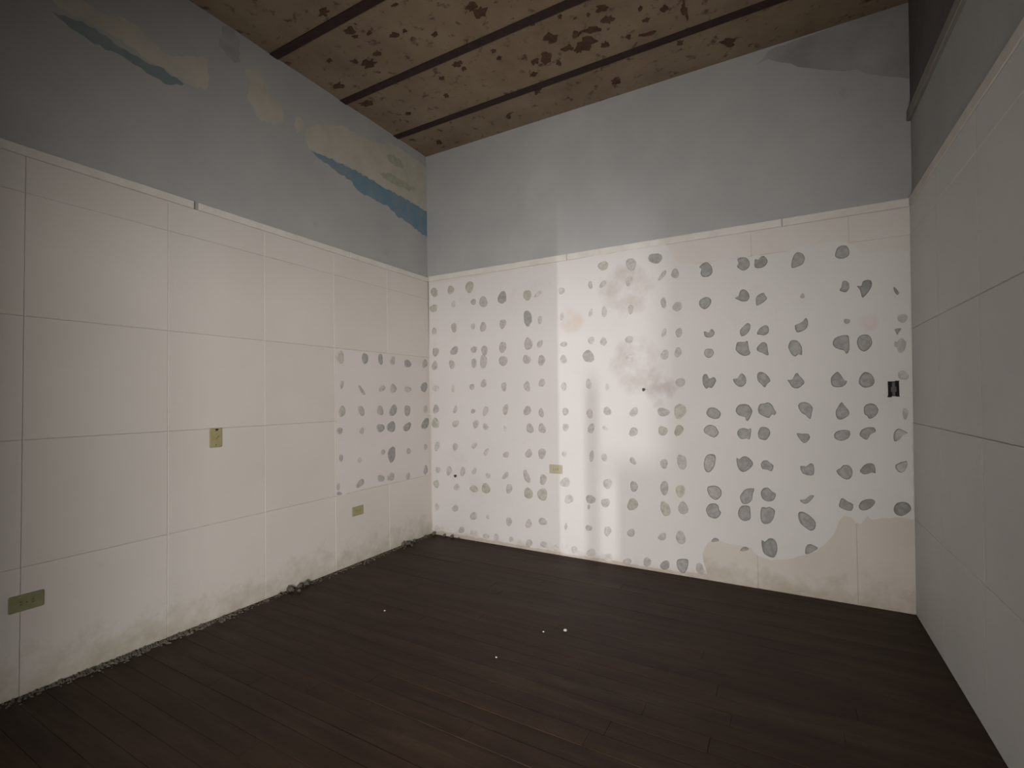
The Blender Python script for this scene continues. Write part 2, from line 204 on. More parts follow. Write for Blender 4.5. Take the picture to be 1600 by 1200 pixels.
    (7, [(3.326, 0.606), (3.342, 0.635), (3.378, 0.651), (3.402, 0.647), (3.407, 0.627), (3.381, 0.593), (3.351, 0.578), (3.331, 0.585)]),
    (7, [(3.495, 0.605), (3.509, 0.637), (3.537, 0.650), (3.565, 0.643), (3.578, 0.614), (3.564, 0.589), (3.531, 0.565), (3.502, 0.576)]),
    (6, [(3.005, 0.515), (3.017, 0.535), (3.044, 0.532), (3.082, 0.504), (3.101, 0.474), (3.095, 0.435), (3.072, 0.420), (3.042, 0.438), (3.015, 0.464)]),
    (6, [(3.039, 0.281), (3.046, 0.320), (3.068, 0.336), (3.095, 0.327), (3.110, 0.314), (3.078, 0.286), (3.047, 0.268)])]
BACK_SKIM = [(0.011, 2.358), (0.512, 2.373), (1.335, 2.388), (1.821, 2.393), (2.207, 2.395), (2.303, 2.235), (2.510, 2.205), (2.552, 2.231), (2.674, 2.221), (2.924, 2.223), (3.086, 2.239), (3.258, 2.248), (3.339, 2.202), (3.380, 2.148), (3.598, 2.130), (3.588, 0.551), (3.505, 0.556), (3.388, 0.527), (3.367, 0.548), (3.334, 0.494), (3.311, 0.499), (3.286, 0.531), (3.247, 0.534), (3.220, 0.492), (3.192, 0.409), (3.150, 0.348), (3.098, 0.292), (2.975, 0.233), (2.847, 0.196), (2.772, 0.214), (2.723, 0.262), (2.685, 0.269), (2.598, 0.269), (2.517, 0.293), (2.459, 0.258), (2.424, 0.178), (2.431, 0.113), (2.451, 0.041), (2.258, 0.026), (1.737, 0.025), (1.307, 0.024), (0.762, 0.031), (0.210, 0.036), (0.030, 0.037)]
LEFT_SKIM = [(2.526, 1.661), (2.740, 1.653), (3.022, 1.642), (3.218, 1.633), (3.342, 1.606), (3.575, 1.595), (3.599, 0.555), (3.322, 0.561), (3.005, 0.562), (2.726, 0.562), (2.520, 0.550)]
CREAM_PATCH_A = [(0.856, 3.187), (0.937, 3.168), (1.023, 3.172), (1.115, 3.168), (1.205, 3.159), (1.272, 3.131), (1.333, 3.133), (1.414, 3.126), (1.499, 3.119), (1.579, 3.135), (1.597, 3.165), (1.597, 3.332), (1.561, 3.334), (1.481, 3.287), (1.405, 3.232), (1.365, 3.225), (1.302, 3.257), (1.227, 3.295), (1.176, 3.295), (1.101, 3.259), (1.048, 3.255), (0.960, 3.264)]
BLUE_STRIP_A = [(0.885, 3.131), (0.955, 3.141), (1.049, 3.157), (1.156, 3.127), (1.257, 3.122), (1.333, 3.133), (1.464, 3.108), (1.447, 3.089), (1.365, 3.052), (1.302, 3.060), (1.220, 3.073), (1.115, 3.084), (1.023, 3.083), (0.937, 3.105)]
CREAM_PATCH_B = [(1.826, 3.410), (1.913, 3.468), (1.958, 3.413), (1.992, 3.334), (2.075, 3.312), (2.099, 3.269), (2.086, 3.184), (2.026, 3.148), (1.934, 3.129), (1.890, 3.171), (1.836, 3.237), (1.857, 3.323)]
CREAM_PATCH_C = [(2.279, 3.244), (2.390, 3.332), (2.632, 3.432), (2.846, 3.430), (3.052, 3.481), (3.147, 3.542), (3.381, 3.542), (3.581, 3.530), (3.628, 3.512), (3.637, 3.089), (3.443, 3.096), (3.286, 3.106), (3.046, 3.103), (2.863, 3.125), (2.628, 3.133), (2.445, 3.115), (2.315, 3.110), (2.267, 3.168)]
CREAM_PATCH_D = [(2.184, 3.272), (2.236, 3.307), (2.257, 3.281), (2.246, 3.219), (2.204, 3.180), (2.179, 3.223)]
BLUE_STRIP_B = [(2.315, 3.096), (2.445, 3.115), (2.660, 3.121), (3.046, 3.114), (3.304, 3.124), (3.443, 3.102), (3.638, 3.101), (3.632, 2.836), (3.501, 2.854), (3.368, 2.891), (3.200, 2.914), (3.098, 2.964), (2.968, 2.953), (2.791, 2.964), (2.678, 3.025), (2.504, 3.046), (2.388, 3.070)]
GREEN_BLOTCH_A = [(3.097, 3.400), (3.177, 3.446), (3.276, 3.437), (3.308, 3.380), (3.224, 3.357), (3.128, 3.362)]
GREEN_BLOTCH_B = [(2.987, 3.213), (3.142, 3.265), (3.306, 3.261), (3.482, 3.244), (3.391, 3.198), (3.221, 3.181), (3.047, 3.182)]
GREY_STAIN_L = [(1.683, 3.598), (1.731, 3.651), (1.788, 3.586), (1.796, 3.445), (1.755, 3.407), (1.707, 3.430), (1.660, 3.461)]
DARK_PATCH_R = [(2.816, 3.529), (2.893, 3.545), (3.022, 3.469), (3.117, 3.406), (3.247, 3.344), (3.379, 3.307), (3.489, 3.229), (3.601, 3.179), (3.637, 3.159), (3.653, 3.854), (3.560, 3.640), (3.253, 3.623), (2.894, 3.597)]
# spots where the ceiling paint has flaked: (x, y, axis1 x, axis1 y, axis2 x, axis2 y)
CEILING_FLAKES = [
    (1.356,2.363,0.0285,0.0079,-0.0122,0.0270), (1.378,2.417,0.0432,0.0118,-0.0171,0.0392), (0.975,2.115,0.0195,0.0056,-0.0095,0.0145),
    (0.570,2.120,0.0403,0.0112,-0.0215,0.0260), (0.679,2.199,0.0241,0.0066,-0.0101,0.0134), (0.797,2.291,0.0294,0.0079,-0.0115,0.0168),
    (0.581,2.359,0.0315,0.0082,-0.0159,0.0213), (0.458,2.406,0.0447,0.0113,-0.0224,0.0288), (0.390,2.338,0.0268,0.0069,-0.0153,0.0185),
    (1.028,2.417,0.0210,0.0055,-0.0093,0.0165), (0.882,2.301,0.0158,0.0043,-0.0079,0.0122), (0.990,2.714,0.0343,0.0082,-0.0149,0.0285),
    (0.808,2.786,0.0213,0.0049,-0.0108,0.0190), (0.707,2.967,0.0182,0.0039,-0.0107,0.0187), (1.279,2.736,0.0162,0.0039,-0.0073,0.0172),
    (1.280,2.808,0.0165,0.0039,-0.0074,0.0180), (0.235,3.482,0.0271,0.0044,-0.0202,0.0328), (0.987,3.452,0.0232,0.0041,-0.0133,0.0317),
    (0.104,2.722,0.0693,0.0154,-0.0264,0.0324), (0.556,1.942,0.0308,0.0090,-0.0206,0.0229), (0.085,2.471,0.0460,0.0111,-0.0252,0.0280),
    (0.293,2.995,0.0213,0.0043,-0.0139,0.0201), (0.248,2.247,0.0180,0.0047,-0.0135,0.0148), (0.573,2.177,0.0219,0.0060,-0.0104,0.0129),
    (1.005,2.780,0.0232,0.0054,-0.0097,0.0192), (2.030,2.758,0.0315,0.0081,-0.0043,0.0249), (2.036,2.862,0.0324,0.0080,-0.0055,0.0332),
    (1.922,2.887,0.0574,0.0140,-0.0044,0.0219), (1.842,2.985,0.0552,0.0128,-0.0113,0.0518), (1.726,2.961,0.0359,0.0084,-0.0076,0.0295),
    (1.556,2.969,0.0402,0.0092,-0.0153,0.0497), (1.472,2.965,0.0246,0.0056,-0.0090,0.0269), (1.406,3.082,0.0257,0.0055,-0.0071,0.0206),
    (1.669,2.828,0.0402,0.0098,-0.0118,0.0415), (2.243,2.981,0.0205,0.0049,-0.0017,0.0172), (2.361,2.950,0.0197,0.0049,-0.0016,0.0265),
    (2.461,3.014,0.0174,0.0042,-0.0022,0.0755), (1.790,2.683,0.0159,0.0041,-0.0045,0.0173), (1.943,2.758,0.0138,0.0035,-0.0030,0.0151),
    (2.231,2.874,0.0133,0.0033,-0.0016,0.0155), (2.108,3.066,0.0164,0.0038,-0.0024,0.0177), (2.224,3.100,0.0519,0.0119,-0.0016,0.0162),
    (1.346,3.270,0.0273,0.0054,-0.0094,0.0276), (1.900,3.462,0.0308,0.0059,-0.0066,0.0378), (2.388,3.285,0.0215,0.0046,-0.0011,0.0240),
    (2.665,3.445,0.0418,0.0086,0.0011,0.0378), (1.950,3.056,0.0275,0.0063,-0.0041,0.0226), (1.616,2.657,0.0165,0.0042,-0.0048,0.0149),
    (1.818,2.874,0.0270,0.0065,-0.0055,0.0235), (1.786,3.013,0.0308,0.0071,-0.0071,0.0301), (1.610,3.064,0.0185,0.0041,-0.0054,0.0190)]

# ------------------------------------------------------------------ materials
def mat(name, col, col2=None, scale=6.0, lo=0.35, hi=0.7, rough=0.85, bump=0.0, bscale=60.0, detail=6.0,
        spec=0.3, stretch=None, rand=0.0, stains=(), grime=None, col3=None, lo3=0.62, hi3=0.66, scale3=9.0):
    m = bpy.data.materials.new(name)
    m.use_nodes = True
    nt = m.node_tree
    b = nt.nodes['Principled BSDF']
    b.inputs['Roughness'].default_value = rough
    b.inputs['Specular IOR Level'].default_value = spec
    tc = nt.nodes.new('ShaderNodeTexCoord')
    mp = nt.nodes.new('ShaderNodeMapping')
    if stretch:
        mp.inputs['Scale'].default_value = stretch
    nt.links.new(tc.outputs['Object'], mp.inputs['Vector'])
    vec = mp.outputs['Vector']
    def nz(s, d=detail, r=0.6):
        n = nt.nodes.new('ShaderNodeTexNoise')
        n.inputs['Scale'].default_value = s
        n.inputs['Detail'].default_value = d
        n.inputs['Roughness'].default_value = r
        nt.links.new(vec, n.inputs['Vector'])
        return n.outputs['Fac']
    def mixc(f, l, h, c1, c2):
        mr = nt.nodes.new('ShaderNodeMapRange')
        mr.inputs['From Min'].default_value = l
        mr.inputs['From Max'].default_value = h
        nt.links.new(f, mr.inputs['Value'])
        mx = nt.nodes.new('ShaderNodeMix')
        mx.data_type = 'RGBA'
        nt.links.new(mr.outputs['Result'], mx.inputs['Factor'])
        for c, s in ((c1, 6), (c2, 7)):
            if isinstance(c, tuple):
                mx.inputs[s].default_value = (*c, 1)
            else:
                nt.links.new(c, mx.inputs[s])
        return mx.outputs[2]
    out = col
    if col2:
        out = mixc(nz(scale), lo, hi, col, col2)
    if col3:
        out = mixc(nz(scale3, 8.0, 0.68), lo3, hi3, out, col3)
    if grime:
        gcol, gh, glo, ghi = grime
        sx = nt.nodes.new('ShaderNodeSeparateXYZ')
        nt.links.new(vec, sx.inputs[0])
        mr = nt.nodes.new('ShaderNodeMapRange')
        mr.inputs['From Min'].default_value = gh
        mr.inputs['From Max'].default_value = 0.0
        mr.inputs['To Max'].default_value = 0.5
        nt.links.new(sx.outputs['Z'], mr.inputs['Value'])
        ad = nt.nodes.new('ShaderNodeMath')
        ad.operation = 'ADD'
        nt.links.new(mr.outputs['Result'], ad.inputs[0])
        nt.links.new(nz(9.0, 7.0, 0.65), ad.inputs[1])
        out = mixc(ad.outputs[0], glo, ghi, out, gcol)
    for (cx, cy, cz, rad, scol, sscale, slo, shi) in stains:
        dn = nt.nodes.new('ShaderNodeVectorMath')
        dn.operation = 'DISTANCE'
        nt.links.new(vec, dn.inputs[0])
        dn.inputs[1].default_value = (cx, cy, cz)
        mr = nt.nodes.new('ShaderNodeMapRange')
        mr.interpolation_type = 'SMOOTHSTEP'
        mr.inputs['From Min'].default_value = rad
        mr.inputs['From Max'].default_value = rad*0.3
        nt.links.new(dn.outputs['Value'], mr.inputs['Value'])
        mu = nt.nodes.new('ShaderNodeMath')
        mu.operation = 'MULTIPLY'
        nt.links.new(mr.outputs['Result'], mu.inputs[0])
        nt.links.new(nz(sscale, 5.0, 0.6), mu.inputs[1])
        out = mixc(mu.outputs[0], slo, shi, out, scol)
    if rand:
        oi = nt.nodes.new('ShaderNodeObjectInfo')
        mr = nt.nodes.new('ShaderNodeMapRange')
        mr.inputs['To Min'].default_value = 1 - rand
        mr.inputs['To Max'].default_value = 1 + rand
        nt.links.new(oi.outputs['Random'], mr.inputs['Value'])
        hs = nt.nodes.new('ShaderNodeHueSaturation')
        nt.links.new(mr.outputs['Result'], hs.inputs['Value'])
        if isinstance(out, tuple):
            hs.inputs['Color'].default_value = (*out, 1)
        else:
            nt.links.new(out, hs.inputs['Color'])
        out = hs.outputs['Color']
    if isinstance(out, tuple):
        b.inputs['Base Color'].default_value = (*out, 1)
    else:
        nt.links.new(out, b.inputs['Base Color'])
    if bump:
        bp = nt.nodes.new('ShaderNodeBump')
        bp.inputs['Strength'].default_value = bump
        bp.inputs['Distance'].default_value = 0.004
        nt.links.new(nz(bscale), bp.inputs['Height'])
        nt.links.new(bp.outputs['Normal'], b.inputs['Normal'])
    return m

M_PLASTER = mat('grey_blue_plaster', (0.425, 0.425, 0.418), (0.36, 0.366, 0.366), 2.2, 0.35, 0.75, bump=0.25, bscale=35, col3=(0.30, 0.315, 0.32), lo3=0.64, hi3=0.80, scale3=4.0)
M_CREAM = mat('cream_painted_board', (0.665, 0.635, 0.59), (0.63, 0.598, 0.55), 1.7, 0.35, 0.75, bump=0.1, bscale=25, rand=0.018, rough=0.7, col3=(0.58, 0.54, 0.47), lo3=0.66, hi3=0.82, scale3=3.0, grime=((0.47, 0.44, 0.36), 0.32, 0.70, 1.08))
M_TOP = mat('faded_white_board', (0.68, 0.65, 0.615), (0.635, 0.60, 0.56), 2.2, 0.35, 0.75, bump=0.1, bscale=25, rand=0.01, rough=0.75)
M_SKIMWARM = mat('warm_white_skim_coat', (0.685, 0.655, 0.62), (0.66, 0.63, 0.595), 2.0, 0.4, 0.7, bump=0.12, bscale=30, rough=0.8)
M_TAN = mat('tan_stained_board', (0.625, 0.585, 0.53), (0.57, 0.53, 0.475), 2.2, 0.35, 0.75, bump=0.1, bscale=25, rand=0.02, rough=0.75, grime=((0.45, 0.40, 0.33), 0.28, 0.72, 1.1))
M_GREYBOARD = mat('pale_grey_painted_board', (0.70, 0.695, 0.675), (0.64, 0.64, 0.62), 1.7, 0.35, 0.75, bump=0.1, bscale=25, rand=0.015, rough=0.7)
M_CAP = mat('chalky_white_cap', (0.70, 0.675, 0.63), (0.62, 0.59, 0.54), 9.0, 0.4, 0.7, bump=0.3, bscale=60)
M_SKIM = mat('white_skim_coat', (0.69, 0.668, 0.65), (0.665, 0.643, 0.625), 2.0, 0.4, 0.7, bump=0.12, bscale=30, rough=0.8, col3=(0.60, 0.575, 0.55), lo3=0.60, hi3=0.80, scale3=2.4, grime=((0.54, 0.51, 0.46), 0.14, 0.75, 1.1),
             stains=((1.90, 3.62, 2.10, 0.36, (0.545, 0.51, 0.47), 9.0, 0.28, 0.64), (1.98, 3.62, 1.52, 0.36, (0.545, 0.51, 0.475), 9.0, 0.30, 0.66),
                     (2.15, 3.62, 1.32, 0.22, (0.52, 0.48, 0.46), 10.0, 0.32, 0.62), (1.46, 3.62, 1.90, 0.17, (0.63, 0.555, 0.50), 7.0, 0.25, 0.6),
                     (3.40, 3.62, 1.72, 0.09, (0.64, 0.59, 0.55), 9.0, 0.25, 0.6)))
M_OLDCREAM = mat('old_cream_plaster', (0.49, 0.465, 0.395), (0.43, 0.41, 0.345), 7.0, 0.4, 0.7, bump=0.4, bscale=40)
M_BLUE = mat('old_blue_paint', (0.14, 0.245, 0.32), (0.22, 0.275, 0.29), 6.0, 0.4, 0.7, bump=0.3, bscale=40)
M_TEAL = mat('old_teal_paint', (0.19, 0.245, 0.25), (0.26, 0.29, 0.28), 6.0, 0.4, 0.7, bump=0.3, bscale=40)
M_GREEN = mat('mouldy_green_blotch', (0.34, 0.34, 0.26), (0.42, 0.41, 0.33), 20.0, 0.4, 0.7)
M_DARKPATCH = mat('dark_patch_plaster', (0.25, 0.245, 0.24), (0.36, 0.36, 0.355), 3.0, 0.35, 0.7, bump=0.3, bscale=30)
M_DARKPLASTER = mat('dark_band_plaster', (0.12, 0.105, 0.105), (0.17, 0.15, 0.145), 3.0, 0.35, 0.7, bump=0.3, bscale=30)
M_STAIN = mat('grey_damp_stain', (0.32, 0.325, 0.318), (0.38, 0.382, 0.378), 14.0, 0.4, 0.7)
M_RAIL = mat('grimy_painted_rail', (0.30, 0.28, 0.25), (0.22, 0.20, 0.18), 5.0, 0.4, 0.7, rough=0.7, stretch=(3, 0.6, 3))
M_CEIL = mat('peeling_tan_ceiling_paint', (0.285, 0.22, 0.147), (0.21, 0.152, 0.10), 2.6, 0.35, 0.68, bump=0.5, bscale=40, rough=0.9, col3=(0.10, 0.062, 0.042), lo3=0.565, hi3=0.66, scale3=13.0)
M_BEAM = mat('rusty_dark_iron', (0.035, 0.02, 0.018), (0.05, 0.028, 0.022), 20.0, 0.4, 0.7, rough=0.8, bump=0.4, bscale=50)
M_FLAKE = mat('bare_dark_brown_spot', (0.075, 0.042, 0.026), (0.12, 0.065, 0.04), 20.0, 0.4, 0.7, rough=0.95)
M_PLANK = mat('dark_stained_floorboard', (0.030, 0.0165, 0.0105), (0.050, 0.030, 0.0175), 2.6, 0.4, 0.75, rough=0.55, bump=0.2, bscale=30, spec=0.17, stretch=(0.7, 5, 5), rand=0.10, col3=(0.066, 0.047, 0.030), lo3=0.52, hi3=0.80, scale3=2.0)
M_FLOORBASE = mat('black_subfloor', (0.012, 0.009, 0.008), (0.02, 0.015, 0.012), 5.0)
M_PLATE = mat('yellowed_plastic', (0.36, 0.325, 0.165), (0.31, 0.285, 0.14), 30.0, 0.4, 0.7, rough=0.45, spec=0.4)
M_PLATEDARK = mat('olive_grimy_plastic', (0.255, 0.25, 0.14), (0.21, 0.205, 0.11), 30.0, 0.4, 0.7, rough=0.5)
M_PLATEPALE = mat('pale_yellowed_plastic', (0.47, 0.44, 0.315), (0.42, 0.395, 0.28), 30.0, 0.4, 0.7, rough=0.45)
M_SLOT = mat('dark_slot', (0.02, 0.018, 0.015), (0.03, 0.025, 0.02), 40.0)
M_BLACK = mat('black_metal_box', (0.008, 0.0075, 0.007), (0.014, 0.012, 0.011), 60.0, rough=0.7, spec=0.2)
M_STEEL = mat('dull_steel', (0.09, 0.085, 0.08), (0.06, 0.055, 0.05), 60.0, rough=0.55)
M_RUBBLE = mat('dusty_rubble', (0.095, 0.085, 0.074), (0.16, 0.145, 0.128), 30.0, 0.4, 0.7, rough=0.95, rand=0.25)
M_CRUMB = mat('white_plaster_crumb', (0.62, 0.60, 0.56), (0.52, 0.50, 0.46), 40.0, 0.4, 0.7)
M_DIRT = mat('grey_brown_dirt', (0.13, 0.115, 0.095), (0.20, 0.18, 0.15), 30.0, 0.4, 0.7, rough=0.95)
M_REAR = mat('rear_wall_paint', (0.45, 0.43, 0.40), (0.40, 0.38, 0.35), 2.0)
M_BLOCKER = mat('strip_blocker_board', (0.10, 0.09, 0.08), (0.14, 0.12, 0.10), 3.0)

def dabmat(name, v, tint=(1.0, 0.955, 0.905)):
    a = tuple(v*t for t in tint)
    return mat(name, a, tuple(x*0.78 for x in a), 38.0, 0.42, 0.62, rough=0.8, bump=0.5, bscale=90, rand=0.05)
YT = (1.02, 0.985, 0.87)
DAB = [dabmat('glue_trace_faintest', 0.63), dabmat('glue_trace_faint', 0.605), dabmat('glue_trace_pale', 0.575),
       dabmat('glue_trace_light', 0.545), dabmat('glue_trace', 0.515), dabmat('glue_trace_grey', 0.475),
       dabmat('glue_grey', 0.40, (1.0, 0.97, 0.93)), dabmat('glue_dark_grey', 0.36, (1.0, 0.97, 0.93)),
       dabmat('glue_yellowish_light', 0.54, YT), dabmat('glue_yellowish', 0.49, YT), dabmat('glue_yellowish_dark', 0.45, YT),
       dabmat('wall_pit_dark', 0.08)]
DAB_RIM = dabmat('glue_ridge', 0.29, (1.0, 0.97, 0.93))

# ------------------------------------------------------------------ helpers
def tag(o, label=None, cat=None, group=None, kind=None):
    for k, v in (('label', label), ('category', cat), ('group', group), ('kind', kind)):
        if v:
            o[k] = v
    return o

def mesh_obj(name, verts, faces, m, parent=None, smooth=False):
    me = bpy.data.meshes.new(name)
    me.from_pydata(verts, [], faces)
    bm = bmesh.new()
    bm.from_mesh(me)
    bmesh.ops.recalc_face_normals(bm, faces=bm.faces)
    bm.to_mesh(me)
    bm.free()
    me.materials.append(m)
    if smooth:
        for p in me.polygons:
            p.use_smooth = True
    o = bpy.data.objects.new(name, me)
    C.objects.link(o)
    if parent:
        o.parent = parent
    return o

def empty(name, loc=(0, 0, 0), rot=(0, 0, 0)):
    o = bpy.data.objects.new(name, None)
    o.empty_display_size = 0.1
    o.location = loc
    o.rotation_euler = rot
    C.objects.link(o)
    return o

BF = [(0, 3, 2, 1), (4, 5, 6, 7), (0, 1, 5, 4), (1, 2, 6, 5), (2, 3, 7, 6), (3, 0, 4, 7)]
def boxv(x0, x1, y0, y1, z0, z1):
    return [(x0, y0, z0), (x1, y0, z0), (x1, y1, z0), (x0, y1, z0), (x0, y0, z1), (x1, y0, z1), (x1, y1, z1), (x0, y1, z1)]
def boxes(lst):
    V, F = [], []
    for b in lst:
        n = len(V)
        V += boxv(*b)
        F += [tuple(i+n for i in f) for f in BF]
    return V, F

# a wall frame maps (u along the wall, z, off towards the room) to the wall object's local space
def frame_back(u, z, off): return (u, D - off, z)
def frame_left(u, z, off): return (off, u, z)
def frame_right(u, z, off): return (-off, u, z)

def plate(fr, name, u0, u1, z0, z1, o0, o1, ch, m, parent):
    """flat piece with chamfered front edges"""
    V = [fr(u0, z0, o0), fr(u1, z0, o0), fr(u1, z1, o0), fr(u0, z1, o0),
         fr(u0, z0, o1-ch), fr(u1, z0, o1-ch), fr(u1, z1, o1-ch), fr(u0, z1, o1-ch),
         fr(u0+ch, z0+ch, o1), fr(u1-ch, z0+ch, o1), fr(u1-ch, z1-ch, o1), fr(u0+ch, z1-ch, o1)]
    F = [(0, 1, 2, 3), (8, 9, 10, 11)]
    for i in range(4):
        j = (i+1) % 4
        F += [(i, j, j+4, i+4), (i+4, j+4, j+8, i+8)]
    return mesh_obj(name, V, F, m, parent)

def jag(pts, step, amp, seed):
    rnd = random.Random(seed)
    out = []
    n = len(pts)
    for i in range(n):
        a, b = Vector(pts[i]), Vector(pts[(i+1) % n])
        L = (b-a).length
        k = max(1, int(L/step))
        nr = Vector((-(b-a).y, (b-a).x))/max(L, 1e-6)
        for j in range(k):
            p = a.lerp(b, j/k)
            if j:
                p = p + nr*rnd.uniform(-amp, amp)
            out.append((p.x, p.y))
    return out

def sheet(fr, name, pts, o0, o1, m, parent):
    n = len(pts)
    V = [fr(u, z, o0) for u, z in pts] + [fr(u, z, o1) for u, z in pts]
    F = [tuple(range(n, 2*n))] + [(i, (i+1) % n, (i+1) % n + n, i+n) for i in range(n)]
    return mesh_obj(name, V, F, m, parent)

def smooth_poly(pts, k):
    out = []
    n = len(pts)
    for i in range(n):
        p0, p1, p2, p3 = (Vector(pts[(i+j-1) % n]) for j in range(4))
        for t in (s/k for s in range(k)):
            q = 0.5*((2*p1) + (-p0+p2)*t + (2*p0-5*p1+4*p2-p3)*t*t + (-p0+3*p1-3*p2+p3)*t**3)
            out.append((q.x, q.y))
    return out

def dab(fr, name, pts, base, h, m, parent, dish=0.6, rim=None):
    n = len(pts)
    cu = sum(p[0] for p in pts)/n
    cz = sum(p[1] for p in pts)/n
    V = [fr(u, z, base-0.0004) for u, z in pts]
    V += [fr(cu+(u-cu)*0.88, cz+(z-cz)*0.88, base+h) for u, z in pts]
    V += [fr(cu+(u-cu)*0.5, cz+(z-cz)*0.5, base+h*dish) for u, z in pts]
    V.append(fr(cu, cz, base+h*(dish+0.1)))
    F = []
    for i in range(n):
        j = (i+1) % n
        F += [(i, j, j+n, i+n), (i+n, j+n, j+2*n, i+2*n), (i+2*n, j+2*n, 3*n)]
    o = mesh_obj(name, V, F, m, parent, smooth=True)
    if rim:      # the squeezed-out ridge of glue round the edge
        o.data.materials.append(rim)
        for k, p in enumerate(o.data.polygons):
            if k % 3 == 0:
                p.material_index = 1
    return o

def ellipse(e, rnd, n=12):
    u, z, au, az, bu, bz = e[:6]
    out = []
    ph = rnd.uniform(0, 6.28)
    for i in range(n):
        t = 2*math.pi*i/n
        k = 1 + 0.10*math.sin(2*t+ph) + 0.07*math.sin(3*t+2*ph) + rnd.uniform(-0.06, 0.06)
        out.append((u + k*(au*math.cos(t)+bu*math.sin(t)), z + k*(az*math.cos(t)+bz*math.sin(t))))
    return out

rnd = random.Random(7)

# ------------------------------------------------------------------ structure: floor
floor = mesh_obj('floor', *boxes([(-0.25, 3.85, YR-0.2, D+0.25, -0.16, -0.022)]), M_FLOORBASE)
tag(floor, 'dark brown floor of narrow stained boards', 'floor', kind='structure')
PW = 0.092
y = D + 0.012
row = 0
while y > YR - 0.12:
    x = -0.06
    cut = rnd.uniform(0.5, 2.0)
    xs = [-0.06]
    while cut < 3.2:
        xs.append(cut)
        cut += rnd.uniform(1.3, 2.4)
    xs.append(3.68)
    for a, b in zip(xs[:-1], xs[1:]):
        dz = rnd.uniform(-0.0012, 0.0012)
        g = 0.0003
        c = 0.001
        V = [(a+g, y-PW+g, -0.022), (b-g, y-PW+g, -0.022), (b-g, y-g, -0.022), (a+g, y-g, -0.022),
             (a+g, y-PW+g, dz-c), (b-g, y-PW+g, dz-c), (b-g, y-g, dz-c), (a+g, y-g, dz-c),
             (a+g+c, y-PW+g+c, dz), (b-g-c, y-PW+g+c, dz), (b-g-c, y-g-c, dz), (a+g+c, y-g-c, dz)]
        F = [(0, 1, 2, 3), (8, 9, 10, 11)]
        for i in range(4):
            j = (i+1) % 4
            F += [(i, j, j+4, i+4), (i+4, j+4, j+8, i+8)]
        mesh_obj('floorboard', V, F, M_PLANK, floor)
    y -= PW
    row += 1

# ------------------------------------------------------------------ structure: ceiling
ceiling = mesh_obj('ceiling', *boxes([(-0.25, 3.85, YR-0.2, D+0.25, HC+0.02, HC+0.18)]), M_BEAM)
tag(ceiling, 'tan peeling ceiling crossed by dark iron beams', 'ceiling', kind='structure')
BEAMS = [3.213, 2.620, 2.026, 1.432, 0.838, 0.244, -0.350]
edges = [D+0.06] + [v for b in BEAMS for v in (b+0.031, b-0.031)] + [YR-0.1]
for i in range(0, len(edges), 2):
    y1, y0 = edges[i], edges[i+1]
    # shallow vault between two beams, 7 strips across
    V, F = [], []
    n = 6
    for k in range(n+1):
        t = k/n
        z = HC + 0.004*math.sin(math.pi*t)
        yy = y0 + (y1-y0)*t
        V += [(-0.12, yy, z), (3.72, yy, z), (-0.12, yy, HC+0.022), (3.72, yy, HC+0.022)]
    for k in range(n):
        a, b = 4*k, 4*k+4
        F += [(a, a+1, b+1, b), (a+2, b+2, b+3, a+3), (a, b, b+2, a+2), (a+1, a+3, b+3, b+1)]
    F += [(0, 2, 3, 1), (4*n, 4*n+1, 4*n+3, 4*n+2)]
    mesh_obj('ceiling_panel', V, F, M_CEIL, ceiling)
for b in BEAMS:
    V, F = boxes([(-0.12, 3.72, b-0.030, b+0.030, HC-0.006, HC+0.012)])
    mesh_obj('beam', V, F, M_BEAM, ceiling)
def frame_ceil(u, z, off): return (u, z, HC - off)
for fi, e in enumerate(CEILING_FLAKES):
    if any(abs(e[1]-b) < 0.035 for b in BEAMS):
        continue
    pts = []
    for i in range(14):
        a = 2*math.pi*i/14
        k = rnd.choice((0.55, 0.8, 1.0, 1.15, 1.3))*rnd.uniform(0.85, 1.15)
        pts.append((e[0] + k*(e[2]*math.cos(a)+e[4]*math.sin(a)), e[1] + k*(e[3]*math.cos(a)+e[5]*math.sin(a))))
    sheet(frame_ceil, 'paint_flake', pts, -0.006 - 0.00005*fi, 0.0008 + 0.00004*fi, M_FLAKE, ceiling)

# ------------------------------------------------------------------ structure: back wall
wall_back = mesh_obj('wall_back', *boxes([(-0.25, 3.85, D+TL, D+0.2, -0.1, HC+0.1)]), M_PLASTER)
tag(wall_back, 'back wall, white lining dotted with glue dabs below, grey-blue plaster above', 'wall', kind='structure')
def fB(u, z, off): return frame_back(u, z, off)
cols = [-0.005, 0.53, 1.09, 1.65, 2.21, 2.767, 3.311, 3.612]
rows = [0.0, 0.556, 1.115, 1.668, 2.225, 2.392]
for i in range(7):
    for j in range(5):
        g = 0.0002
        plate(fB, 'wall_panel', cols[i]+g, cols[i+1]-g, rows[j]+0.0002, rows[j+1]-0.0002, -TL+0.001, 0.0, 0.0012 if i < 5 else 0.002, M_TAN if j < 2 else M_TOP, wall_back)
for a, b in ((-0.01, 1.42), (1.424, 2.95), (2.954, 3.615)):
    plate(fB, 'cap_strip', a, b, 2.393, 2.446, -TL+0.001, 0.003, 0.004, M_CAP, wall_back)
sheet(fB, 'skim_coat', jag(BACK_SKIM, 0.03, 0.005, 3), -0.001, 0.0012, M_SKIM, wall_back)
sheet(fB, 'dark_patch', jag(DARK_PATCH_R, 0.05, 0.012, 4), -TL-0.002, -TL+0.001, M_DARKPATCH, wall_back)  # darker plaster patch towards the top right corner
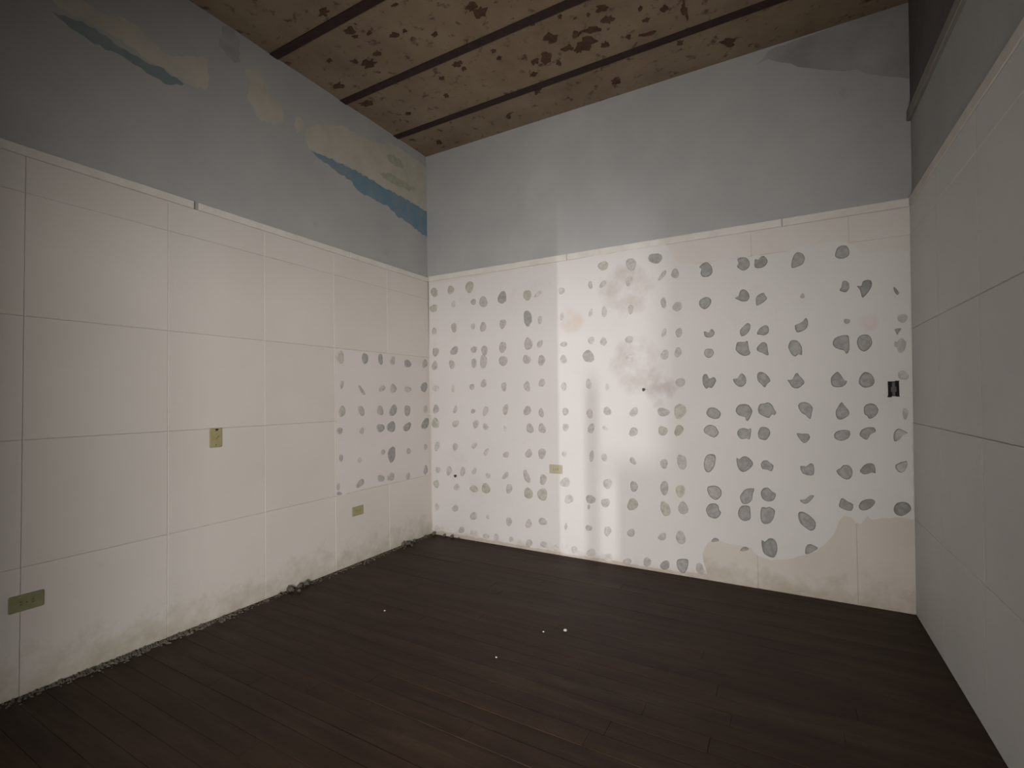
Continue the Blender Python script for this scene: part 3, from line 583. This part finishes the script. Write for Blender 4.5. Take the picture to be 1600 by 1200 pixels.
for e in BACK_DABS:
    t = e[6]
    h = 0.0016 if t < 4 else 0.0026
    dab(fB, 'glue_dab' if t != 11 else 'wall_pit', ellipse(e, rnd), 0.0012, h, DAB[t], wall_back)
for t, pts in RAGGED_DABS:
    dab(fB, 'glue_dab', smooth_poly(pts, 2), 0.0012, 0.009, DAB[t], wall_back, 0.3, DAB_RIM)

# ------------------------------------------------------------------ structure: left wall
wall_left = mesh_obj('wall_left', *boxes([(-0.2, -TL, YR-0.15, D+0.2, -0.1, HC+0.1)]), M_PLASTER)
wall_left.location = (XL, 0, 0)
wall_left.rotation_euler = (0, SL, 0)
tag(wall_left, 'left wall, cream square panels below, grey-blue plaster with peeled cream and blue paint above', 'wall', kind='structure')
cols = [YR, -0.34, 0.23, 0.80, 1.378, 1.943, 2.503, 3.065, D+0.005]
gaps = {0.80: 0.0006, 1.378: 0.0004}
for i in range(8):
    for j in range(5):
        a, b = cols[i], cols[i+1]
        plate(frame_left, 'wall_panel', a+gaps.get(a, 0.0002), b-gaps.get(b, 0.0002), rows[j]+0.0003, rows[j+1]-0.0003,
              -TL+0.001, rnd.uniform(-0.0006, 0.0), 0.0026, M_CREAM, wall_left)
for a, b in ((YR, 1.512), (1.540, 2.66), (2.664, D+0.003)):
    plate(frame_left, 'cap_strip', a, b, 2.393, 2.438, -TL+0.001, 0.003, 0.004, M_CAP, wall_left)
sheet(frame_left, 'skim_coat', jag(LEFT_SKIM, 0.03, 0.004, 5), -0.001, 0.0012, M_SKIMWARM, wall_left)
UP = -TL
for nm, pts, m, h in (('blue_paint_strip', BLUE_STRIP_A, M_TEAL, 0.0010), ('cream_plaster_patch', CREAM_PATCH_A, M_OLDCREAM, 0.0018),
                      ('cream_plaster_patch', CREAM_PATCH_B, M_OLDCREAM, 0.0018), ('blue_paint_strip', BLUE_STRIP_B, M_BLUE, 0.0010),
                      ('cream_plaster_patch', CREAM_PATCH_C, M_OLDCREAM, 0.0018), ('cream_plaster_patch', CREAM_PATCH_D, M_OLDCREAM, 0.0018),
                      ('mould_blotch', GREEN_BLOTCH_A, M_GREEN, 0.0024), ('mould_blotch', GREEN_BLOTCH_B, M_GREEN, 0.0024),
                      ('damp_stain', GREY_STAIN_L, M_STAIN, 0.0012)):
    sheet(frame_left, nm, jag(pts, 0.022, 0.010, len(pts)), UP-0.002, UP+h, m, wall_left)
for e in LEFT_DABS:
    dab(frame_left, 'glue_dab', ellipse(e, rnd), 0.0012, 0.0026, DAB[e[6]], wall_left)

# ------------------------------------------------------------------ structure: right wall
wall_right = mesh_obj('wall_right', *boxes([(TL, 0.2, YR-0.15, D+0.2, -0.1, HC+0.1)]), M_PLASTER)
wall_right.location = (XR, 0, 0)
wall_right.rotation_euler = (0, SR, 0)
tag(wall_right, 'right wall, pale grey panels in rows below, dark plaster above a rail', 'wall', kind='structure')
cols = [YR, -0.34, 0.23, 0.80, 1.365, 1.93, 2.49, 3.055, D+0.005]
for i in range(8):
    for j in range(5):
        plate(frame_right, 'wall_panel', cols[i]+0.0001, cols[i+1]-0.0001, rows[j]+0.0009, rows[j+1]-0.0009,
              -TL+0.001, rnd.uniform(-0.0003, 0.0), 0.0030, M_GREYBOARD, wall_right)
plate(frame_right, 'cap_strip', YR, D+0.003, 2.393, 2.448, -TL+0.001, 0.003, 0.004, M_CAP, wall_right)
sheet(frame_right, 'dark_plaster_band', [(YR, 2.98), (D+0.03, 2.99), (D+0.03, HC+0.05), (YR, HC+0.05)], UP-0.002, UP+0.002, M_DARKPLASTER, wall_right)  # darker plaster band from the rail up to the ceiling
plate(frame_right, 'picture_rail', YR, D+0.008, 2.905, 2.968, -TL, 0.006, 0.004, M_RAIL, wall_right)

# ------------------------------------------------------------------ structure: rear wall with the open doorway
DX0, DX1, DH = 2.40, 3.38, 2.06
wall_rear = mesh_obj('wall_rear', *boxes([(-0.25, DX0, YR-0.14, YR, -0.1, HC+0.1), (DX1, 3.85, YR-0.14, YR, -0.1, HC+0.1), (DX0, DX1, YR-0.14, YR, DH, HC+0.1)]), M_REAR)
tag(wall_rear, 'plain wall behind the viewer with an open doorway', 'wall', kind='structure')
# unseen boarding, added and slotted to shape the small lamp's light into strips
HY = -3.2
V, F = boxes([(2.0, 2.85, HY-0.02, HY, 0.0, 2.4), (3.012, 3.040, HY-0.02, HY, 0.0, 1.05), (3.086, 3.330, HY-0.02, HY, 0.0, 0.868),
              (3.040, 3.086, HY-0.02, HY, 0.842, 0.868), (3.330, 4.4, HY-0.02, HY, 0.0, 2.4), (2.85, 3.33, HY-0.02, HY, 1.60, 2.4),
              (3.452, 4.4, -5.02, -5.0, 0.0, 2.4), (2.6, 3.452, -5.02, -5.0, 1.075, 2.4)])  # post and head board added to soften the strips' right and top edges
hall = mesh_obj('strip_blocker', V, F, M_BLOCKER)  # unseen boarding added to shape the strips, not part of the hall
tag(hall, 'unseen slotted boarding added behind the doorway to shape the light strips', 'wall', kind='structure')

# ------------------------------------------------------------------ things on the walls
def rounded_plate(fr, name, cu, cz, w, h, t, m, parent, base=0.0):
    V, n = [], 0
    r = min(w, h)*0.08
    pts = []
    for sx, sz, a0 in ((1, 1, 0), (-1, 1, 90), (-1, -1, 180), (1, -1, 270)):
        for k in range(3):
            a = math.radians(a0+45*k)
            pts.append((cu+sx*(w/2-r)+r*math.cos(a), cz+sz*(h/2-r)+r*math.sin(a)))
    n = len(pts)
    V = [fr(u, z, base) for u, z in pts] + [fr(u, z, base+t*0.5) for u, z in pts]
    V += [fr(cu+(u-cu)*0.93, cz+(z-cz)*0.93, base+t) for u, z in pts]
    F = [tuple(range(n)), tuple(range(2*n, 3*n))]
    for i in range(n):
        j = (i+1) % n
        F += [(i, j, j+n, i+n), (i+n, j+n, j+2*n, i+2*n)]
    return mesh_obj(name, V, F, m, parent)

def ring(fr, name, cu, cz, ru, rz, o0, o1, m, parent, n=12):
    pts = [(cu+ru*math.cos(2*math.pi*i/n), cz+rz*math.sin(2*math.pi*i/n)) for i in range(n)]
    return sheet(fr, name, pts, o0, o1, m, parent)

def switch(root, fr, m):
    rounded_plate(fr, 'cover_plate', 0, 0, 0.072, 0.115, 0.006, m, root)
    # toggle: a small tapered lever tipped upwards
    V = [fr(a, b, c) for a, b, c in ((-0.005, -0.011, 0.005), (0.005, -0.011, 0.005), (0.005, 0.011, 0.005), (-0.005, 0.011, 0.005),
                                     (-0.004, 0.004, 0.018), (0.004, 0.004, 0.018), (0.004, 0.012, 0.017), (-0.004, 0.012, 0.017))]
    mesh_obj('toggle', V, BF, m, root)
    for z in (-0.042, 0.042):
        ring(fr, 'screw', 0, z, 0.0035, 0.0035, 0.004, 0.0068, M_STEEL, root, 8)
    ring(fr, 'knockout_spot', 0.004, 0.047, 0.010, 0.006, 0.005, 0.0064, M_SLOT, root, 8)

def outlet(root, fr, m, horiz):
    w, h = (0.116, 0.072) if horiz else (0.072, 0.116)
    rounded_plate(fr, 'cover_plate', 0, 0, w, h, 0.006, m, root)
    for s in (-1, 1):
        cu, cz = (s*0.0195, 0) if horiz else (0, s*0.0195)
        f = ring(fr, 'socket_face', cu, cz, 0.0155, 0.0155, 0.004, 0.0072, m, root, 12)
        for q in (-1, 1):
            du, dz = (0.0, q*0.0058) if horiz else (q*0.0058, 0.0)
            a, b = (0.0042, 0.0012) if horiz else (0.0012, 0.0042)
            V = [fr(cu+du+i*a, cz+dz+j*b, o) for o in (0.006, 0.0076) for i, j in ((-1, -1), (1, -1), (1, 1), (-1, 1))]
            mesh_obj('slot', V, BF, M_SLOT, f)
    ring(fr, 'screw', 0, 0, 0.003, 0.003, 0.005, 0.0068, M_STEEL, root, 8)

def left_root(name, u, z):
    return empty(name, (XL + SL*z + 0.0002, u, z), (0, SL, 0))
def f_left0(u, z, off): return (off, u, z)
def f_back0(u, z, off): return (u, -off, z)

o = left_root('light_switch', 1.632, 1.060)
switch(o, f_left0, M_PLATE)
tag(o, 'yellowed upright switch plate at mid height on the left cream wall', 'light switch')
o = left_root('wall_outlet', 0.818, 0.403)
outlet(o, f_left0, M_PLATEDARK, True)
tag(o, 'olive horizontal outlet plate low on the left wall, nearest the viewer', 'outlet')
o = left_root('wall_outlet', 2.717, 0.404)
outlet(o, f_left0, M_PLATE, True)
tag(o, 'small yellowed outlet plate low on the left wall below the glue dabs', 'outlet')
o = empty('wall_outlet', (1.309, D-0.0014, 0.693))
outlet(o, f_back0, M_PLATEPALE, True)
tag(o, 'pale yellowed outlet plate on the white back wall beside the bright light strip', 'outlet')

# open black switch box near the right corner of the back wall
o = empty('electrical_box', (3.510, D-0.0013, 1.316))
tag(o, 'black open electrical box without cover near the right end of the back wall', 'electrical box')
V, F = boxes([(-0.026, -0.022, -0.010, 0.002, -0.044, 0.044), (0.022, 0.026, -0.010, 0.002, -0.044, 0.044),
              (-0.026, 0.026, -0.010, 0.002, 0.040, 0.044), (-0.026, 0.026, -0.010, 0.002, -0.044, -0.040)])
mesh_obj('box_rim', V, F, M_BLACK, o)
mesh_obj('box_back', *boxes([(-0.023, 0.023, -0.002, 0.001, -0.041, 0.041)]), M_BLACK, o)
mesh_obj('ear', *boxes([(-0.030, -0.010, -0.011, -0.008, -0.050, -0.041)]), M_BLACK, o)
mesh_obj('ear', *boxes([(0.008, 0.027, -0.011, -0.008, 0.041, 0.047)]), M_BLACK, o)
mesh_obj('ear', *boxes([(0.010, 0.027, -0.011, -0.008, -0.047, -0.041)]), M_BLACK, o)
mesh_obj('yoke', *boxes([(-0.007, 0.007, -0.007, -0.003, -0.040, 0.040), (-0.013, 0.013, -0.008, -0.004, -0.018, 0.012)]), M_STEEL, o)

# ------------------------------------------------------------------ rubble and crumbs
def chunk(name, loc, size, m, seed, flat=0.7):
    r = random.Random(seed)
    bm = bmesh.new()
    bmesh.ops.create_icosphere(bm, subdivisions=1, radius=1.0)
    for v in bm.verts:
        k = r.uniform(0.5, 1.2)
        v.co = Vector((v.co.x*size*k*r.uniform(0.85, 1.2), v.co.y*size*k, v.co.z*size*k*flat))
    zmin = min(v.co.z for v in bm.verts)
    for v in bm.verts:
        v.co.z -= zmin
    me = bpy.data.meshes.new(name)
    bm.to_mesh(me)
    bm.free()
    me.materials.append(m)
    ob = bpy.data.objects.new(name, me)
    C.objects.link(ob)
    ob.location = loc
    ob.rotation_euler = (0, 0, r.uniform(0, 6.28))
    return ob

FZ = 0.0005
for (x, yy, s, lab) in ((1.870, 2.473, 0.0105, 'largest white plaster crumb on the middle of the dark floor'),
                        (1.771, 2.403, 0.006, 'tiny pale crumb just left of the largest white crumb on the floor'),
                        (1.678, 2.059, 0.006, 'tiny white crumb alone on the floor nearest the viewer'),
                        (0.816, 2.183, 0.006, 'faint pale crumb on the floor towards the left wall')):
    tag(chunk('plaster_crumb', (x, yy, FZ), s, M_CRUMB, int(x*1000)), lab, 'crumb', 'white plaster crumbs on the floor')

def clump(spots, grp):
    for i, (x, yy, s, lab) in enumerate(spots):
        tag(chunk('rubble_chunk', (x, yy, FZ), s, M_RUBBLE, int(yy*977)+i, 0.85), lab, 'rubble', grp)
clump([(0.055, 2.095, 0.030, 'largest dark rubble chunk in the clump midway along the left wall'),
       (0.052, 2.165, 0.021, 'middle rubble chunk in the clump midway along the left wall'),
       (0.050, 2.225, 0.023, 'rubble chunk at the far end of the clump midway along the left wall'),
       (0.112, 2.12, 0.014, 'small rubble bit lying out from the clump midway along the left wall'),
       (0.048, 2.02, 0.014, 'small rubble bit nearest the viewer beside the left wall clump')],
      'rubble clump midway along the left wall')
clump([(0.060, 3.18, 0.025, 'nearest chunk of the rubble clump by the left wall close to the far corner'),
       (0.055, 3.25, 0.032, 'largest chunk of the rubble clump by the left wall close to the far corner'),
       (0.055, 3.33, 0.021, 'farthest chunk of the rubble clump by the left wall close to the far corner'),
       (0.120, 3.23, 0.015, 'small bit lying out from the rubble clump close to the far corner')],
      'rubble clump close to the far corner')
clump([(0.075, 3.575, 0.023, 'rubble bit right in the far left corner of the room'),
       (0.052, 3.48, 0.014, 'small rubble bit at the left wall just before the far corner'),
       (0.190, 3.590, 0.018, 'first rubble bit right of the far corner under the white back wall'),
       (0.280, 3.590, 0.020, 'second rubble bit right of the far corner under the white back wall'),
       (0.345, 3.600, 0.010, 'tiny third rubble bit right of the far corner under the white back wall')],
      'rubble bits in the far corner')

# fine dirt swept against the walls, uncountable
V, F = [], []
rd = random.Random(21)
def grain(x, yy, s):
    n = len(V)
    h = s*rd.uniform(0.5, 1.0)
    for k in range(4):
        a = rd.uniform(0, 1.2) + k*math.pi/2
        V.append((x+s*math.cos(a), yy+s*math.sin(a), 0.0004))
    V.append((x+rd.uniform(-s, s)*0.3, yy+rd.uniform(-s, s)*0.3, h))
    F.extend([(n, n+1, n+4), (n+1, n+2, n+4), (n+2, n+3, n+4), (n+3, n, n+4), (n+3, n+2, n+1, n)])
for k in range(1500):
    yy = rd.uniform(0.6, 3.58)
    w = 0.5 + 0.5*noise.noise(Vector((yy*3.1, 0, 0)))
    if rd.random() > 0.25 + w*0.75:
        continue
    grain(0.026 + abs(rd.gauss(0, 0.03*w+0.01)), yy, rd.uniform(0.002, 0.008)*(0.6+w))
for k in range(500):
    yy = rd.gauss(1.25, 0.22)
    grain(0.024 + abs(rd.gauss(0, 0.022)), yy, rd.uniform(0.005, 0.014))
for k in range(260):
    grain(rd.uniform(0.05, 3.5), D-0.006-abs(rd.gauss(0, 0.012)), rd.uniform(0.0015, 0.004))
o = mesh_obj('floor_dirt', V, F, M_DIRT)
tag(o, 'fine grey-brown dirt gathered along the foot of the walls', 'dirt', kind='stuff')
